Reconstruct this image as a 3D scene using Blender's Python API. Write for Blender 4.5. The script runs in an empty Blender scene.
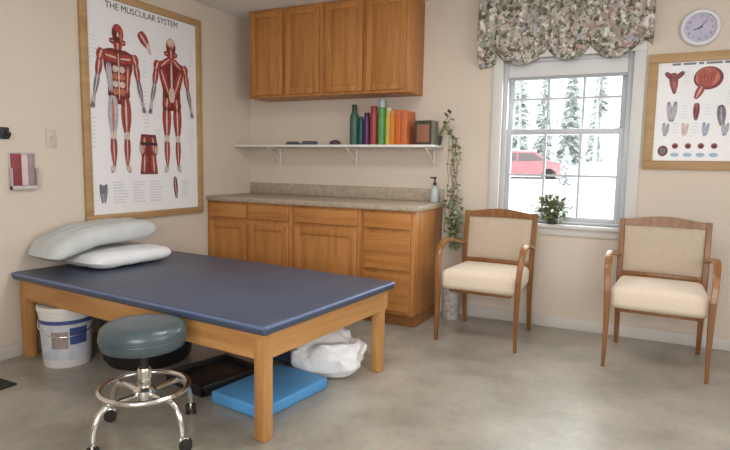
import bpy, bmesh, math, random
from mathutils import Matrix, Vector, noise
random.seed(7)
S = bpy.context.scene
COL = S.collection
PI = math.pi

# ------------------------------------------------------------------ camera
cam_d = bpy.data.cameras.new('camera')
cam = bpy.data.objects.new('camera', cam_d)
COL.objects.link(cam)
R_, U_, F_ = (0.89608, 0.44358, 0.01641), (-0.06260, 0.08968, 0.99400), (-0.43945, 0.89174, -0.10813)
cam.matrix_world = Matrix(((R_[0], U_[0], -F_[0], 3.4045), (R_[1], U_[1], -F_[1], -4.4002),
                           (R_[2], U_[2], -F_[2], 1.2155), (0, 0, 0, 1)))
cam_d.sensor_fit = 'HORIZONTAL'
cam_d.sensor_width = 36.0
cam_d.lens = 561.95 * 36.0 / 730.0
cam_d.clip_start = 0.05
cam_d.clip_end = 400
S.camera = cam

# ------------------------------------------------------------------ sky
world = bpy.data.worlds.new('overcast_sky')
S.world = world
world.use_nodes = True
wn = world.node_tree
bg = wn.nodes['Background']
bg.inputs['Color'].default_value = (0.93, 0.97, 1.0, 1)
bg.inputs['Strength'].default_value = 2.3

# ------------------------------------------------------------------ added fill lights: unseen openings behind and beside the camera, ceiling; back window daylight
def area(name, loc, target, sx, sy, power, color):
    l = bpy.data.lights.new(name, 'AREA')
    l.shape = 'RECTANGLE'; l.size = sx; l.size_y = sy; l.energy = power; l.color = color
    o = bpy.data.objects.new(name, l)
    o.location = loc
    d = Vector(target) - Vector(loc)
    o.rotation_euler = d.to_track_quat('-Z', 'Y').to_euler()
    COL.objects.link(o)
    return o
area('fill_right_opening', (5.05, -2.5, 1.45), (0.0, -2.3, 1.0), 2.0, 1.3, 13, (1.0, 0.98, 0.96))  # fill light at the opening added in the unseen right wall
area('fill_front_opening', (3.7, -6.15, 1.5), (1.6, 0.0, 1.1), 2.2, 1.3, 74, (1.0, 0.98, 0.95))  # fill light at the added opening behind the camera, placed to balance the walls
area('daylight_back_window', (2.845, 0.12, 1.36), (2.5, -3.0, 0.6), 0.78, 1.0, 16, (0.94, 0.97, 1.0))
area('added_ceiling_fill', (2.3, -1.95, 2.43), (2.3, -1.95, 0), 1.1, 0.5, 20, (1.0, 0.97, 0.91))  # light of the unseen lamp added to brighten the room

S.view_settings.view_transform = 'Standard'
S.view_settings.look = 'None'
S.view_settings.exposure = 0.10
S.view_settings.gamma = 1.0
S.view_settings.use_curve_mapping = False

# ------------------------------------------------------------------ materials
def mat(name, col, rough=0.6, metal=0.0, noise_amt=0.0, noise_scale=8.0, col2=None, bump=0.0, bump_scale=None, spec=0.5, coat=0.0, sheen=0.0, emit=None):
    m = bpy.data.materials.new(name); m.use_nodes = True
    nt = m.node_tree; b = nt.nodes['Principled BSDF']
    b.inputs['Base Color'].default_value = (*col, 1)
    b.inputs['Roughness'].default_value = rough
    b.inputs['Metallic'].default_value = metal
    b.inputs['Specular IOR Level'].default_value = spec
    b.inputs['Coat Weight'].default_value = coat
    b.inputs['Sheen Weight'].default_value = sheen
    if emit:
        b.inputs['Emission Color'].default_value = (*emit[0], 1); b.inputs['Emission Strength'].default_value = emit[1]
    tc = nt.nodes.new('ShaderNodeTexCoord')
    if noise_amt > 0 or col2:
        n = nt.nodes.new('ShaderNodeTexNoise'); n.inputs['Scale'].default_value = noise_scale; n.inputs['Detail'].default_value = 5
        nt.links.new(tc.outputs['Object'], n.inputs['Vector'])
        r = nt.nodes.new('ShaderNodeValToRGB')
        c2 = col2 or tuple(c * (1 - noise_amt) for c in col)
        r.color_ramp.elements[0].position = 0.35; r.color_ramp.elements[1].position = 0.68
        r.color_ramp.elements[0].color = (*c2, 1); r.color_ramp.elements[1].color = (*col, 1)
        nt.links.new(n.outputs['Fac'], r.inputs['Fac']); nt.links.new(r.outputs['Color'], b.inputs['Base Color'])
    if bump > 0:
        n2 = nt.nodes.new('ShaderNodeTexNoise'); n2.inputs['Scale'].default_value = bump_scale or noise_scale * 4
        n2.inputs['Detail'].default_value = 4
        nt.links.new(tc.outputs['Object'], n2.inputs['Vector'])
        bp = nt.nodes.new('ShaderNodeBump'); bp.inputs['Strength'].default_value = bump; bp.inputs['Distance'].default_value = 0.01
        nt.links.new(n2.outputs['Fac'], bp.inputs['Height']); nt.links.new(bp.outputs['Normal'], b.inputs['Normal'])
    return m

def wood(name, c1, c2, axis='z', scale=14.0, rough=0.42, spec=0.4):
    m = bpy.data.materials.new(name); m.use_nodes = True
    nt = m.node_tree; b = nt.nodes['Principled BSDF']
    tc = nt.nodes.new('ShaderNodeTexCoord'); mp = nt.nodes.new('ShaderNodeMapping')
    sc = [1, 1, 1]; sc['xyz'.index(axis)] = 0.07
    mp.inputs['Scale'].default_value = sc
    n = nt.nodes.new('ShaderNodeTexNoise'); n.inputs['Scale'].default_value = scale * 1.6; n.inputs['Detail'].default_value = 6; n.inputs['Distortion'].default_value = 0.6
    n3 = nt.nodes.new('ShaderNodeTexNoise'); n3.inputs['Scale'].default_value = scale * 6; n3.inputs['Detail'].default_value = 3
    mx = nt.nodes.new('ShaderNodeMath'); mx.operation = 'MULTIPLY_ADD'; mx.inputs[1].default_value = 0.35
    r = nt.nodes.new('ShaderNodeValToRGB')
    r.color_ramp.elements[0].position = 0.42; r.color_ramp.elements[1].position = 0.82
    r.color_ramp.elements[0].color = (*c2, 1); r.color_ramp.elements[1].color = (*c1, 1)
    L = nt.links.new
    L(tc.outputs['Object'], mp.inputs['Vector']); L(mp.outputs['Vector'], n.inputs['Vector']); L(mp.outputs['Vector'], n3.inputs['Vector'])
    L(n3.outputs['Fac'], mx.inputs[0]); L(n.outputs['Fac'], mx.inputs[2])
    L(mx.outputs[0], r.inputs['Fac']); L(r.outputs['Color'], b.inputs['Base Color'])
    b.inputs['Roughness'].default_value = rough; b.inputs['Specular IOR Level'].default_value = spec
    return m

def fabric_floral(name):
    m = bpy.data.materials.new(name); m.use_nodes = True
    nt = m.node_tree; b = nt.nodes['Principled BSDF']; L = nt.links.new
    tc = nt.nodes.new('ShaderNodeTexCoord')
    def blob(scale, lo, hi, off):
        mp = nt.nodes.new('ShaderNodeMapping'); mp.inputs['Location'].default_value = (off, off * 1.7, off * .6)
        n = nt.nodes.new('ShaderNodeTexNoise'); n.inputs['Scale'].default_value = scale; n.inputs['Detail'].default_value = 2.5
        r = nt.nodes.new('ShaderNodeValToRGB'); r.color_ramp.elements[0].position = lo; r.color_ramp.elements[1].position = hi
        L(tc.outputs['Object'], mp.inputs['Vector']); L(mp.outputs['Vector'], n.inputs['Vector']); L(n.outputs['Fac'], r.inputs['Fac'])
        return r.outputs['Color']
    col = None
    base = nt.nodes.new('ShaderNodeRGB'); base.outputs[0].default_value = (0.46, 0.42, 0.355, 1); col = base.outputs[0]
    for (sc, lo, hi, off, c) in ((14, .47, .60, 0.3, (0.27, 0.28, 0.22)), (13, .58, .66, 5.1, (0.42, 0.235, 0.225)), (30, .52, .60, 9.7, (0.10, 0.105, 0.07)),
                                 (17, .58, .66, 14.2, (0.38, 0.37, 0.42)), (38, .56, .63, 21.0, (0.22, 0.15, 0.12)), (26, .56, .64, 31.0, (0.66, 0.63, 0.58))):
        mx = nt.nodes.new('ShaderNodeMix'); mx.data_type = 'RGBA'
        L(blob(sc, lo, hi, off), mx.inputs['Factor']); L(col, mx.inputs['A']); mx.inputs['B'].default_value = (*c, 1)
        col = mx.outputs['Result']
    L(col, b.inputs['Base Color']); b.inputs['Roughness'].default_value = 0.9; b.inputs['Specular IOR Level'].default_value = 0.1
    return m

def glass_mat(name, tint=(1, 1, 1), gloss=0.06):
    m = bpy.data.materials.new(name); m.use_nodes = True
    nt = m.node_tree; nt.nodes.remove(nt.nodes['Principled BSDF'])
    t = nt.nodes.new('ShaderNodeBsdfTransparent'); t.inputs['Color'].default_value = (*tint, 1)
    g = nt.nodes.new('ShaderNodeBsdfGlossy'); g.inputs['Roughness'].default_value = 0.03
    mx = nt.nodes.new('ShaderNodeMixShader'); mx.inputs[0].default_value = gloss
    nt.links.new(t.outputs[0], mx.inputs[1]); nt.links.new(g.outputs[0], mx.inputs[2])
    nt.links.new(mx.outputs[0], nt.nodes['Material Output'].inputs['Surface'])
    return m

M = dict(
    wall=mat('painted_wall', (0.645, 0.56, 0.475), 0.85, noise_amt=0.05, noise_scale=1.5, bump=0.08, bump_scale=90, spec=0.2),
    ceiling=mat('ceiling_paint', (0.80, 0.79, 0.77), 0.9, noise_amt=0.04, noise_scale=3, bump=0.15, bump_scale=60, spec=0.1),
    trim=mat('white_trim_paint', (0.62, 0.61, 0.60), 0.45, noise_amt=0.04, noise_scale=4),
    base=mat('baseboard_paint', (0.60, 0.565, 0.53), 0.5, noise_amt=0.06, noise_scale=4),
    vinyl=mat('white_window_vinyl', (0.47, 0.49, 0.52), 0.4, noise_amt=0.03, noise_scale=5),
    oak=wood('honey_oak', (0.47, 0.205, 0.060), (0.31, 0.118, 0.028), 'z', 13),
    oakx=wood('honey_oak_across', (0.47, 0.205, 0.060), (0.31, 0.118, 0.028), 'x', 13),
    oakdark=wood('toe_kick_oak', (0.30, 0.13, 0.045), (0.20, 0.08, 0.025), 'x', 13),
    pinex=wood('pine_rail_wood', (0.55, 0.29, 0.105), (0.38, 0.165, 0.048), 'x', 9, 0.5),
    piney=wood('pine_rail_wood_across', (0.55, 0.29, 0.105), (0.38, 0.165, 0.048), 'y', 9, 0.5),
    pinez=wood('pine_post_wood', (0.53, 0.275, 0.098), (0.36, 0.155, 0.045), 'z', 9, 0.5),
    frame=wood('pale_frame_oak', (0.45, 0.29, 0.14), (0.33, 0.195, 0.085), 'x', 10, 0.45),
    chairwood=wood('chair_beech', (0.255, 0.108, 0.032), (0.15, 0.055, 0.014), 'z', 16, 0.35, 0.5),
    chairarm=wood('chair_arm_beech', (0.31, 0.138, 0.044), (0.19, 0.075, 0.021), 'y', 16, 0.3, 0.5),
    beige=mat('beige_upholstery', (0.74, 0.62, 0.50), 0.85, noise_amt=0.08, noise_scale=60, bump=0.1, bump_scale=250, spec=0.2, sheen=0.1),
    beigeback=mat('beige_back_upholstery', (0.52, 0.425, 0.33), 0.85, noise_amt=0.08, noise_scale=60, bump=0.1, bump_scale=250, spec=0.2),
    navy=mat('navy_vinyl', (0.066, 0.084, 0.135), 0.40, noise_amt=0.18, noise_scale=3, bump=0.06, bump_scale=40, spec=0.5),
    navysheen=mat('navy_vinyl_sheen', (0.12, 0.17, 0.31), 0.36, noise_amt=0.1, noise_scale=6, spec=0.6),  # sheen of the pad edge painted as a lighter blue
    teal=mat('teal_vinyl', (0.068, 0.100, 0.112), 0.30, noise_amt=0.12, noise_scale=9, bump=0.05, bump_scale=50, spec=0.6),
    chrome=mat('chrome', (0.80, 0.79, 0.76), 0.16, 1.0),
    black=mat('black_plastic', (0.012, 0.012, 0.014), 0.45, noise_amt=0.2, noise_scale=10),
    rubber=mat('black_rubber', (0.018, 0.017, 0.016), 0.75, noise_amt=0.3, noise_scale=30),
    tray=mat('dark_brown_lining', (0.045, 0.03, 0.024), 0.7, noise_amt=0.4, noise_scale=12),
    pail=mat('white_pail_plastic', (0.72, 0.70, 0.68), 0.4, noise_amt=0.05, noise_scale=6),
    label=mat('pail_label', (0.42, 0.46, 0.56), 0.5, col2=(0.60, 0.60, 0.64), noise_scale=14),
    labelblue=mat('pail_label_blue', (0.06, 0.09, 0.27), 0.5, noise_amt=0.2, noise_scale=20),
    labeltan=mat('pail_label_print', (0.36, 0.29, 0.26), 0.5, noise_amt=0.3, noise_scale=40),
    bluefoam=mat('blue_foam', (0.10, 0.36, 0.72), 0.6, noise_amt=0.12, noise_scale=7, bump=0.1, bump_scale=90),
    bag=mat('white_plastic_film', (0.90, 0.90, 0.92), 0.28, noise_amt=0.10, noise_scale=14, bump=0.5, bump_scale=22, spec=0.6),
    bagdark=mat('bag_print', (0.10, 0.10, 0.11), 0.5, noise_amt=0.2, noise_scale=20),
    navycloth=mat('navy_cloth', (0.04, 0.045, 0.11), 0.9, noise_amt=0.3, noise_scale=25, bump=0.3, bump_scale=40),
    pillow=mat('white_pillow_cotton', (0.74, 0.75, 0.77), 0.8, noise_amt=0.05, noise_scale=9, bump=0.35, bump_scale=9, spec=0.2),
    pillowgrey=mat('pale_grey_pillow_cover', (0.56, 0.58, 0.58), 0.75, noise_amt=0.12, noise_scale=7, bump=0.4, bump_scale=8, spec=0.25),
    counter=mat('speckled_laminate', (0.44, 0.365, 0.28), 0.4, col2=(0.34, 0.275, 0.205), noise_scale=30, spec=0.4),
    shelfwhite=mat('white_shelf_paint', (0.76, 0.74, 0.72), 0.4, noise_amt=0.03, noise_scale=5),
    sheet=mat('poster_paper', (0.78, 0.77, 0.79), 0.35, noise_amt=0.03, noise_scale=4, spec=0.4),
    ink=mat('black_ink', (0.02, 0.02, 0.025), 0.5, noise_amt=0.1, noise_scale=30),
    red1=mat('muscle_red_ink', (0.44, 0.055, 0.045), 0.5, noise_amt=0.45, noise_scale=40),
    red2=mat('dark_red_ink', (0.20, 0.025, 0.025), 0.5, noise_amt=0.4, noise_scale=40),
    red3=mat('orange_red_ink', (0.58, 0.17, 0.10), 0.5, noise_amt=0.35, noise_scale=35),
    tendon=mat('tendon_ink', (0.70, 0.55, 0.47), 0.5, noise_amt=0.25, noise_scale=35),
    boneink=mat('bone_grey_ink', (0.50, 0.47, 0.52), 0.5, noise_amt=0.3, noise_scale=40),
    greyink=mat('slate_ink', (0.20, 0.20, 0.24), 0.5, noise_amt=0.4, noise_scale=40),
    caption=mat('pale_caption_ink', (0.62, 0.63, 0.69), 0.5, noise_amt=0.1, noise_scale=60),
    blueink=mat('pale_blue_ink', (0.36, 0.47, 0.60), 0.5, noise_amt=0.2, noise_scale=30),
    floral=fabric_floral('floral_fabric'),
    shade=mat('white_shade_cloth', (0.66, 0.65, 0.66), 0.8, noise_amt=0.03, noise_scale=10),
    shadebar=mat('shade_bar_grey', (0.36, 0.37, 0.38), 0.6, noise_amt=0.05, noise_scale=10),
    clockrim=mat('clock_rim_white', (0.66, 0.65, 0.68), 0.35, noise_amt=0.03, noise_scale=10),
    clockface=mat('clock_face_lavender', (0.40, 0.40, 0.52), 0.4, col2=(0.50, 0.45, 0.58), noise_scale=7),
    ivory=mat('ivory_plate', (0.56, 0.49, 0.42), 0.45, noise_amt=0.03, noise_scale=10),
    acrylic=mat('clear_acrylic_plastic', (0.50, 0.44, 0.44), 0.25, noise_amt=0.05, noise_scale=8),
    redpaper=mat('red_leaflet_paper', (0.30, 0.05, 0.06), 0.5, noise_amt=0.3, noise_scale=25),
    pinkpaper=mat('pale_pink_leaflet_paper', (0.66, 0.52, 0.53), 0.5, noise_amt=0.1, noise_scale=20),
    leaf=mat('ivy_leaf', (0.075, 0.115, 0.04), 0.5, col2=(0.16, 0.20, 0.09), noise_scale=18),
    leaf2=mat('pale_leaf', (0.22, 0.255, 0.13), 0.5, col2=(0.36, 0.39, 0.25), noise_scale=18),
    leafdark=mat('window_plant_leaf', (0.27, 0.30, 0.14), 0.5, col2=(0.12, 0.14, 0.06), noise_scale=20),
    stem=mat('plant_stem', (0.22, 0.22, 0.10), 0.7, noise_amt=0.2, noise_scale=20),
    pot=mat('dark_pot', (0.05, 0.055, 0.04), 0.6, noise_amt=0.2, noise_scale=15),
    snow=mat('snow', (0.90, 0.92, 0.95), 0.8, noise_amt=0.05, noise_scale=0.6, bump=0.2, bump_scale=1.5),
    bark=mat('hazed_frosted_bark', (0.60, 0.60, 0.60), 0.9, noise_amt=0.15, noise_scale=3),  # pale window haze put into the frosted bark colour
    needles=mat('hazed_snowy_needles', (0.60, 0.63, 0.615), 0.9, col2=(0.42, 0.46, 0.44), noise_scale=2.2),  # haze of the bright window mixed into the snowy needle colour
    carred=mat('bleached_red_car_paint', (0.60, 0.22, 0.25), 0.35, noise_amt=0.1, noise_scale=2, coat=0.3),  # red bleached by window glare in the colour itself
    cardark=mat('car_window_glass', (0.20, 0.16, 0.17), 0.2, noise_amt=0.05, noise_scale=2),
    glass=glass_mat('window_glass', (0.97, 0.99, 0.98), 0.05),
)
def colour(name, c, rough=0.5):
    M[name] = mat(name, c, rough, noise_amt=0.18, noise_scale=12); return M[name]

def floor_mat():
    m = bpy.data.materials.new('mottled_floor'); m.use_nodes = True
    nt = m.node_tree; b = nt.nodes['Principled BSDF']; L = nt.links.new
    tc = nt.nodes.new('ShaderNodeTexCoord')
    n = nt.nodes.new('ShaderNodeTexNoise'); n.inputs['Scale'].default_value = 2.6; n.inputs['Detail'].default_value = 8; n.inputs['Roughness'].default_value = 0.65
    r = nt.nodes.new('ShaderNodeValToRGB')
    e = r.color_ramp.elements
    e[0].position = 0.30; e[0].color = (0.25, 0.235, 0.195, 1)
    e[1].position = 0.72; e[1].color = (0.42, 0.385, 0.33, 1)
    x = e.new(0.5); x.color = (0.335, 0.31, 0.265, 1)
    n2 = nt.nodes.new('ShaderNodeTexNoise'); n2.inputs['Scale'].default_value = 38; n2.inputs['Detail'].default_value = 3
    mx = nt.nodes.new('ShaderNodeMix'); mx.data_type = 'RGBA'; mx.blend_type = 'OVERLAY'; mx.inputs['Factor'].default_value = 0.22
    L(tc.outputs['Object'], n.inputs['Vector']); L(tc.outputs['Object'], n2.inputs['Vector'])
    L(n.outputs['Fac'], r.inputs['Fac']); L(r.outputs['Color'], mx.inputs['A']); L(n2.outputs['Color'], mx.inputs['B'])
    L(mx.outputs['Result'], b.inputs['Base Color'])
    rr = nt.nodes.new('ShaderNodeMapRange'); rr.inputs['To Min'].default_value = 0.24; rr.inputs['To Max'].default_value = 0.42
    L(n.outputs['Fac'], rr.inputs['Value']); L(rr.outputs['Result'], b.inputs['Roughness'])
    b.inputs['Specular IOR Level'].default_value = 0.45
    return m
M['floor'] = floor_mat()

# ------------------------------------------------------------------ mesh builder
class MB:
    def __init__(s): s.v = []; s.f = []; s.m = []; s.T = Matrix.Identity(4)
    def add(s, vs, fs, mi=0):
        o = len(s.v)
        s.v += [tuple(s.T @ Vector(p)) for p in vs]
        s.f += [tuple(o + i for i in f) for f in fs]; s.m += [mi] * len(fs); return s
    def box(s, x0, x1, y0, y1, z0, z1, bev=0.0, mi=0, seg=2):
        bm = bmesh.new()
        bmesh.ops.create_cube(bm, size=1)
        for v in bm.verts:
            v.co = ((x0 + x1) / 2 + v.co.x * (x1 - x0), (y0 + y1) / 2 + v.co.y * (y1 - y0), (z0 + z1) / 2 + v.co.z * (z1 - z0))
        if bev > 0:
            bmesh.ops.bevel(bm, geom=bm.edges[:], offset=bev, segments=seg, profile=0.5, affect='EDGES')
        bm.verts.index_update()
        s.add([v.co[:] for v in bm.verts], [[v.index for v in f.verts] for f in bm.faces], mi); bm.free(); return s
    def tube(s, pts, r, seg=10, mi=0, closed=False, flat=1.0):
        pts = [Vector(p) for p in pts]; n = len(pts)
        rs = r if isinstance(r, (list, tuple)) else [r] * n
        vs = []; up = Vector((0, 0, 1)); prev = None
        for i, p in enumerate(pts):
            if closed: t = pts[(i + 1) % n] - pts[i - 1]
            else: t = pts[min(i + 1, n - 1)] - pts[max(i - 1, 0)]
            t.normalize()
            if prev is None:
                a = up if abs(t.z) < 0.9 else Vector((1, 0, 0))
                x = t.cross(a).normalized()
            else:
                x = (prev - t * prev.dot(t)).normalized()
            prev = x; y = t.cross(x)
            for k in range(seg):
                an = 2 * PI * k / seg
                vs.append(p + (x * math.cos(an) + y * math.sin(an) * flat) * rs[i])
        fs = []
        for i in range(n if closed else n - 1):
            j = (i + 1) % n
            for k in range(seg):
                fs.append((i * seg + k, i * seg + (k + 1) % seg, j * seg + (k + 1) % seg, j * seg + k))
        if not closed:
            fs.append(tuple(range(seg))[::-1]); fs.append(tuple((n - 1) * seg + k for k in range(seg)))
        return s.add(vs, fs, mi)
    def bar(s, pts, w, h, mi=0):
        # rectangular section bar in a vertical plane: w along local x, h along in-plane normal; per-point sizes allowed
        pts = [Vector(p) for p in pts]; n = len(pts); vs = []
        for i, p in enumerate(pts):
            t = (pts[min(i + 1, n - 1)] - pts[max(i - 1, 0)]).normalized()
            x = Vector((1, 0, 0)); x = (x - t * x.dot(t)).normalized(); y = t.cross(x)
            ww = w[i] if isinstance(w, (list, tuple)) else w; hh = h[i] if isinstance(h, (list, tuple)) else h
            b = 0.22
            for (a, c) in ((-1 + b, -1), (1 - b, -1), (1, -1 + b), (1, 1 - b), (1 - b, 1), (-1 + b, 1), (-1, 1 - b), (-1, -1 + b)):
                vs.append(p + x * a * ww / 2 + y * c * hh / 2)
        fs = []
        for i in range(n - 1):
            for k in range(8): fs.append((i * 8 + k, i * 8 + (k + 1) % 8, (i + 1) * 8 + (k + 1) % 8, (i + 1) * 8 + k))
        fs.append(tuple(range(8))[::-1]); fs.append(tuple((n - 1) * 8 + k for k in range(8)))
        return s.add(vs, fs, mi)
    def lathe(s, prof, seg=32, mi=0, c=(0, 0, 0), sy=1.0, power=2.0, caps=True):
        vs = []; n = len(prof)
        for (r, z) in prof:
            for k in range(seg):
                a = 2 * PI * k / seg; ca, sa = math.cos(a), math.sin(a)
                ca = math.copysign(abs(ca) ** (2 / power), ca); sa = math.copysign(abs(sa) ** (2 / power), sa)
                vs.append((c[0] + r * ca, c[1] + r * sy * sa, c[2] + z))
        fs = []
        for i in range(n - 1):
            for k in range(seg): fs.append((i * seg + k, i * seg + (k + 1) % seg, (i + 1) * seg + (k + 1) % seg, (i + 1) * seg + k))
        if caps and prof[0][0] > 1e-6: fs.append(tuple(range(seg))[::-1])
        if caps and prof[-1][0] > 1e-6: fs.append(tuple((n - 1) * seg + k for k in range(seg)))
        return s.add(vs, fs, mi)
    def prism(s, poly, z0, z1, mi=0):
        n = len(poly)
        vs = [(x, y, z0) for x, y in poly] + [(x, y, z1) for x, y in poly]
        fs = [tuple(range(n))[::-1], tuple(range(n, 2 * n))] + [(i, (i + 1) % n, n + (i + 1) % n, n + i) for i in range(n)]
        return s.add(vs, fs, mi)
    def disc(s, cx, cy, r, z0, z1, mi=0, ry=None, seg=24):
        ry = ry or r
        return s.prism([(cx + r * math.cos(2 * PI * k / seg), cy + ry * math.sin(2 * PI * k / seg)) for k in range(seg)], z0, z1, mi)
    def spindle(s, p, q, w, z0, z1, mi=0, w2=None, seg=7):
        # lens / tapered belly shape between two points in the plane
        p = Vector(p); q = Vector(q); t = (q - p); n = Vector((-t.y, t.x)).normalized(); w2 = w if w2 is None else w2
        up, dn = [], []
        for i in range(seg + 1):
            u = i / seg; ww = (w + (w2 - w) * u) * (0.35 + 0.65 * math.sin(PI * u) ** 0.6) / 2
            c = p + t * u; up.append(tuple(c + n * ww)); dn.append(tuple(c - n * ww))
        return s.prism(dn + up[::-1], z0, z1, mi)
    def build(s, name, mats, parent=None, smooth=None, merge=False):
        me = bpy.data.meshes.new(name)
        me.from_pydata(s.v, [], s.f)
        mats = mats if isinstance(mats, (list, tuple)) else [mats]
        for m in mats: me.materials.append(m)
        me.polygons.foreach_set('material_index', s.m)
        bm = bmesh.new(); bm.from_mesh(me)
        if merge: bmesh.ops.remove_doubles(bm, verts=bm.verts[:], dist=1e-5)
        bmesh.ops.recalc_face_normals(bm, faces=bm.faces[:]); bm.to_mesh(me); bm.free()
        if smooth is not None:
            me.shade_smooth(); me.set_sharp_from_angle(angle=math.radians(smooth))
        me.update()
        o = bpy.data.objects.new(name, me); COL.objects.link(o)
        if parent: o.parent = parent
        return o

def tag(o, label, cat, group=None):
    o['label'] = label; o['category'] = cat
    if group: o['group'] = group
    return o
def thing(name, label, cat, loc=(0, 0, 0), rz=0.0, group=None, rot=None):
    o = bpy.data.objects.new(name, None); COL.objects.link(o)
    o.empty_display_size = 0.05
    o.location = loc; o.rotation_euler = rot or (0, 0, rz)
    return tag(o, label, cat, group)
def struct(o): o['kind'] = 'structure'; return o
def copy_tree(o, parent=None):
    c = o.copy(); COL.objects.link(c)
    if parent: c.parent = parent
    for ch in list(o.children): copy_tree(ch, c)
    return c
def move_bm(mb, fn):
    mb.v = [fn(Vector(p)) for p in mb.v]; return mb
WALL_L = (PI / 2, 0, PI / 2)     # local x -> +y, local y -> up, local z -> out of the left wall
WALL_B = (PI / 2, 0, 0)          # local x -> +x, local y -> up, local z -> out of the back wall

# ------------------------------------------------------------------ the room
RX, FY, CZ = 5.2, -6.3, 2.52
WX0, WX1, WZ0, WZ1 = 2.395, 3.295, 0.79, 2.02          # opening in the back wall
struct(MB().box(-0.12, RX + 0.12, FY - 0.12, 0.14, -0.1, 0).build('floor', M['floor']))
struct(MB().box(-0.12, RX + 0.12, FY - 0.12, 0.14, CZ, CZ + 0.1).build('ceiling', M['ceiling']))
struct(MB().box(-0.12, 0, FY, 0.14, 0, CZ).build('wall_left', M['wall']))
w = MB()
w.box(0, WX0, 0, 0.14, 0, CZ).box(WX1, RX, 0, 0.14, 0, CZ).box(WX0, WX1, 0, 0.14, 0, WZ0).box(WX0, WX1, 0, 0.14, WZ1, CZ)
struct(w.build('wall_back', M['wall']))
w = MB()   # right wall, with an unseen window opening added for fill light
w.box(RX, RX + 0.12, FY, -3.6, 0, CZ).box(RX, RX + 0.12, -1.4, 0.14, 0, CZ).box(RX, RX + 0.12, -3.6, -1.4, 0, 0.8).box(RX, RX + 0.12, -3.6, -1.4, 2.1, CZ)
struct(w.build('wall_right', M['wall']))
w = MB()   # wall behind the camera, its unseen window opening added for fill light
w.box(0, 2.5, FY - 0.12, FY, 0, CZ).box(4.9, RX, FY - 0.12, FY, 0, CZ).box(2.5, 4.9, FY - 0.12, FY, 0, 0.85).box(2.5, 4.9, FY - 0.12, FY, 2.15, CZ)
struct(w.build('wall_front', M['wall']))
b = MB(); b.box(1.96, RX, -0.014, 0, 0, 0.085, 0.003); struct(b.build('baseboard_back', M['base'], smooth=30))
b = MB(); b.box(0, 0.014, FY, -0.66, 0, 0.085, 0.003); struct(b.build('baseboard_left', M['base'], smooth=30))

# window in the back wall
def sash(mb, x0, x1, z0, z1, y, t=0.03, w=0.042):
    mb.box(x0, x0 + w, y, y + t, z0, z1, 0.004).box(x1 - w, x1, y, y + t, z0, z1, 0.004)
    mb.box(x0 + w, x1 - w, y + .001, y + t - .001, z0, z0 + w, 0.003).box(x0 + w, x1 - w, y + .001, y + t - .001, z1 - w, z1, 0.003)
    gx = (x1 - x0 - 2 * w) / 3
    for k in (1, 2): mb.box(x0 + w + gx * k - 0.008, x0 + w + gx * k + 0.008, y + 0.008, y + t - 0.008, z0 + w, z1 - w)
    zm = (z0 + z1) / 2; mb.box(x0 + w, x1 - w, y + 0.0095, y + t - 0.0095, zm - 0.008, zm + 0.008)
win = struct(bpy.data.objects.new('window_1', None)); COL.objects.link(win); win.location = (0, 0, 0)
f = MB()   # casing boards round the opening, inside the room
cw = 0.075
f.box(WX0 - cw, WX0, -0.018, 0.0, WZ0, WZ1, 0.003).box(WX1, WX1 + cw, -0.018, 0.0, WZ0, WZ1, 0.003).box(WX0 - cw, WX1 + cw, -0.02, 0.0, WZ1, WZ1 + cw, 0.004)
f.build('casing', M['trim'], win, 30)
f = MB()
f.box(WX0, WX0 + 0.035, 0.02, 0.13, WZ0, WZ1, 0.003).box(WX1 - 0.035, WX1, 0.02, 0.13, WZ0, WZ1, 0.003).box(WX0 + .035, WX1 - .035, 0.021, 0.129, WZ1 - 0.03, WZ1, 0.003).box(WX0 + .035, WX1 - .035, 0.021, 0.129, WZ0, WZ0 + 0.02, 0.003)
f.build('window_frame', M['vinyl'], win, 30)
f = MB(); sash(f, WX0 + 0.03, WX1 - 0.03, 1.455, WZ1 - 0.02, 0.085); f.build('upper_sash', M['vinyl'], win, 30)
f = MB(); sash(f, WX0 + 0.03, WX1 - 0.03, WZ0 + 0.012, 1.50, 0.045); f.build('lower_sash', M['vinyl'], win, 30)
MB().box(WX0 + 0.05, WX1 - 0.05, 0.098, 0.102, 1.48, WZ1 - 0.04).build('pane', M['glass'], win)
MB().box(WX0 + 0.05, WX1 - 0.05, 0.058, 0.062, WZ0 + 0.03, 1.48).build('pane', M['glass'], win)
f = MB(); f.box(WX0 - cw - 0.01, WX1 + cw + 0.01, -0.045, 0.03, WZ0 - 0.028, WZ0, 0.006).build('window_sill', M['trim'], win, 30)
f = MB(); f.box(WX0 - cw, WX1 + cw, -0.016, 0, WZ0 - 0.085, WZ0 - 0.028, 0.004).build('apron', M['base'], win, 30)

# unseen fill lamp added on the ceiling in front of the camera
lamp = thing('added_ceiling_light', 'unseen square white ceiling fill panel added over the middle of the room', 'light', (2.3, -1.95, CZ))
MB().box(-0.6, 0.6, -0.3, 0.3, -0.05, 0, 0.006).build('housing', M['trim'], lamp, 30)
MB().box(-0.56, 0.56, -0.26, 0.26, -0.058, -0.05).build('diffuser', mat('fill_lamp_diffuser', (0.9, 0.9, 0.88), 0.5, emit=((1, 0.95, 0.88), 1.0)), lamp)

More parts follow.
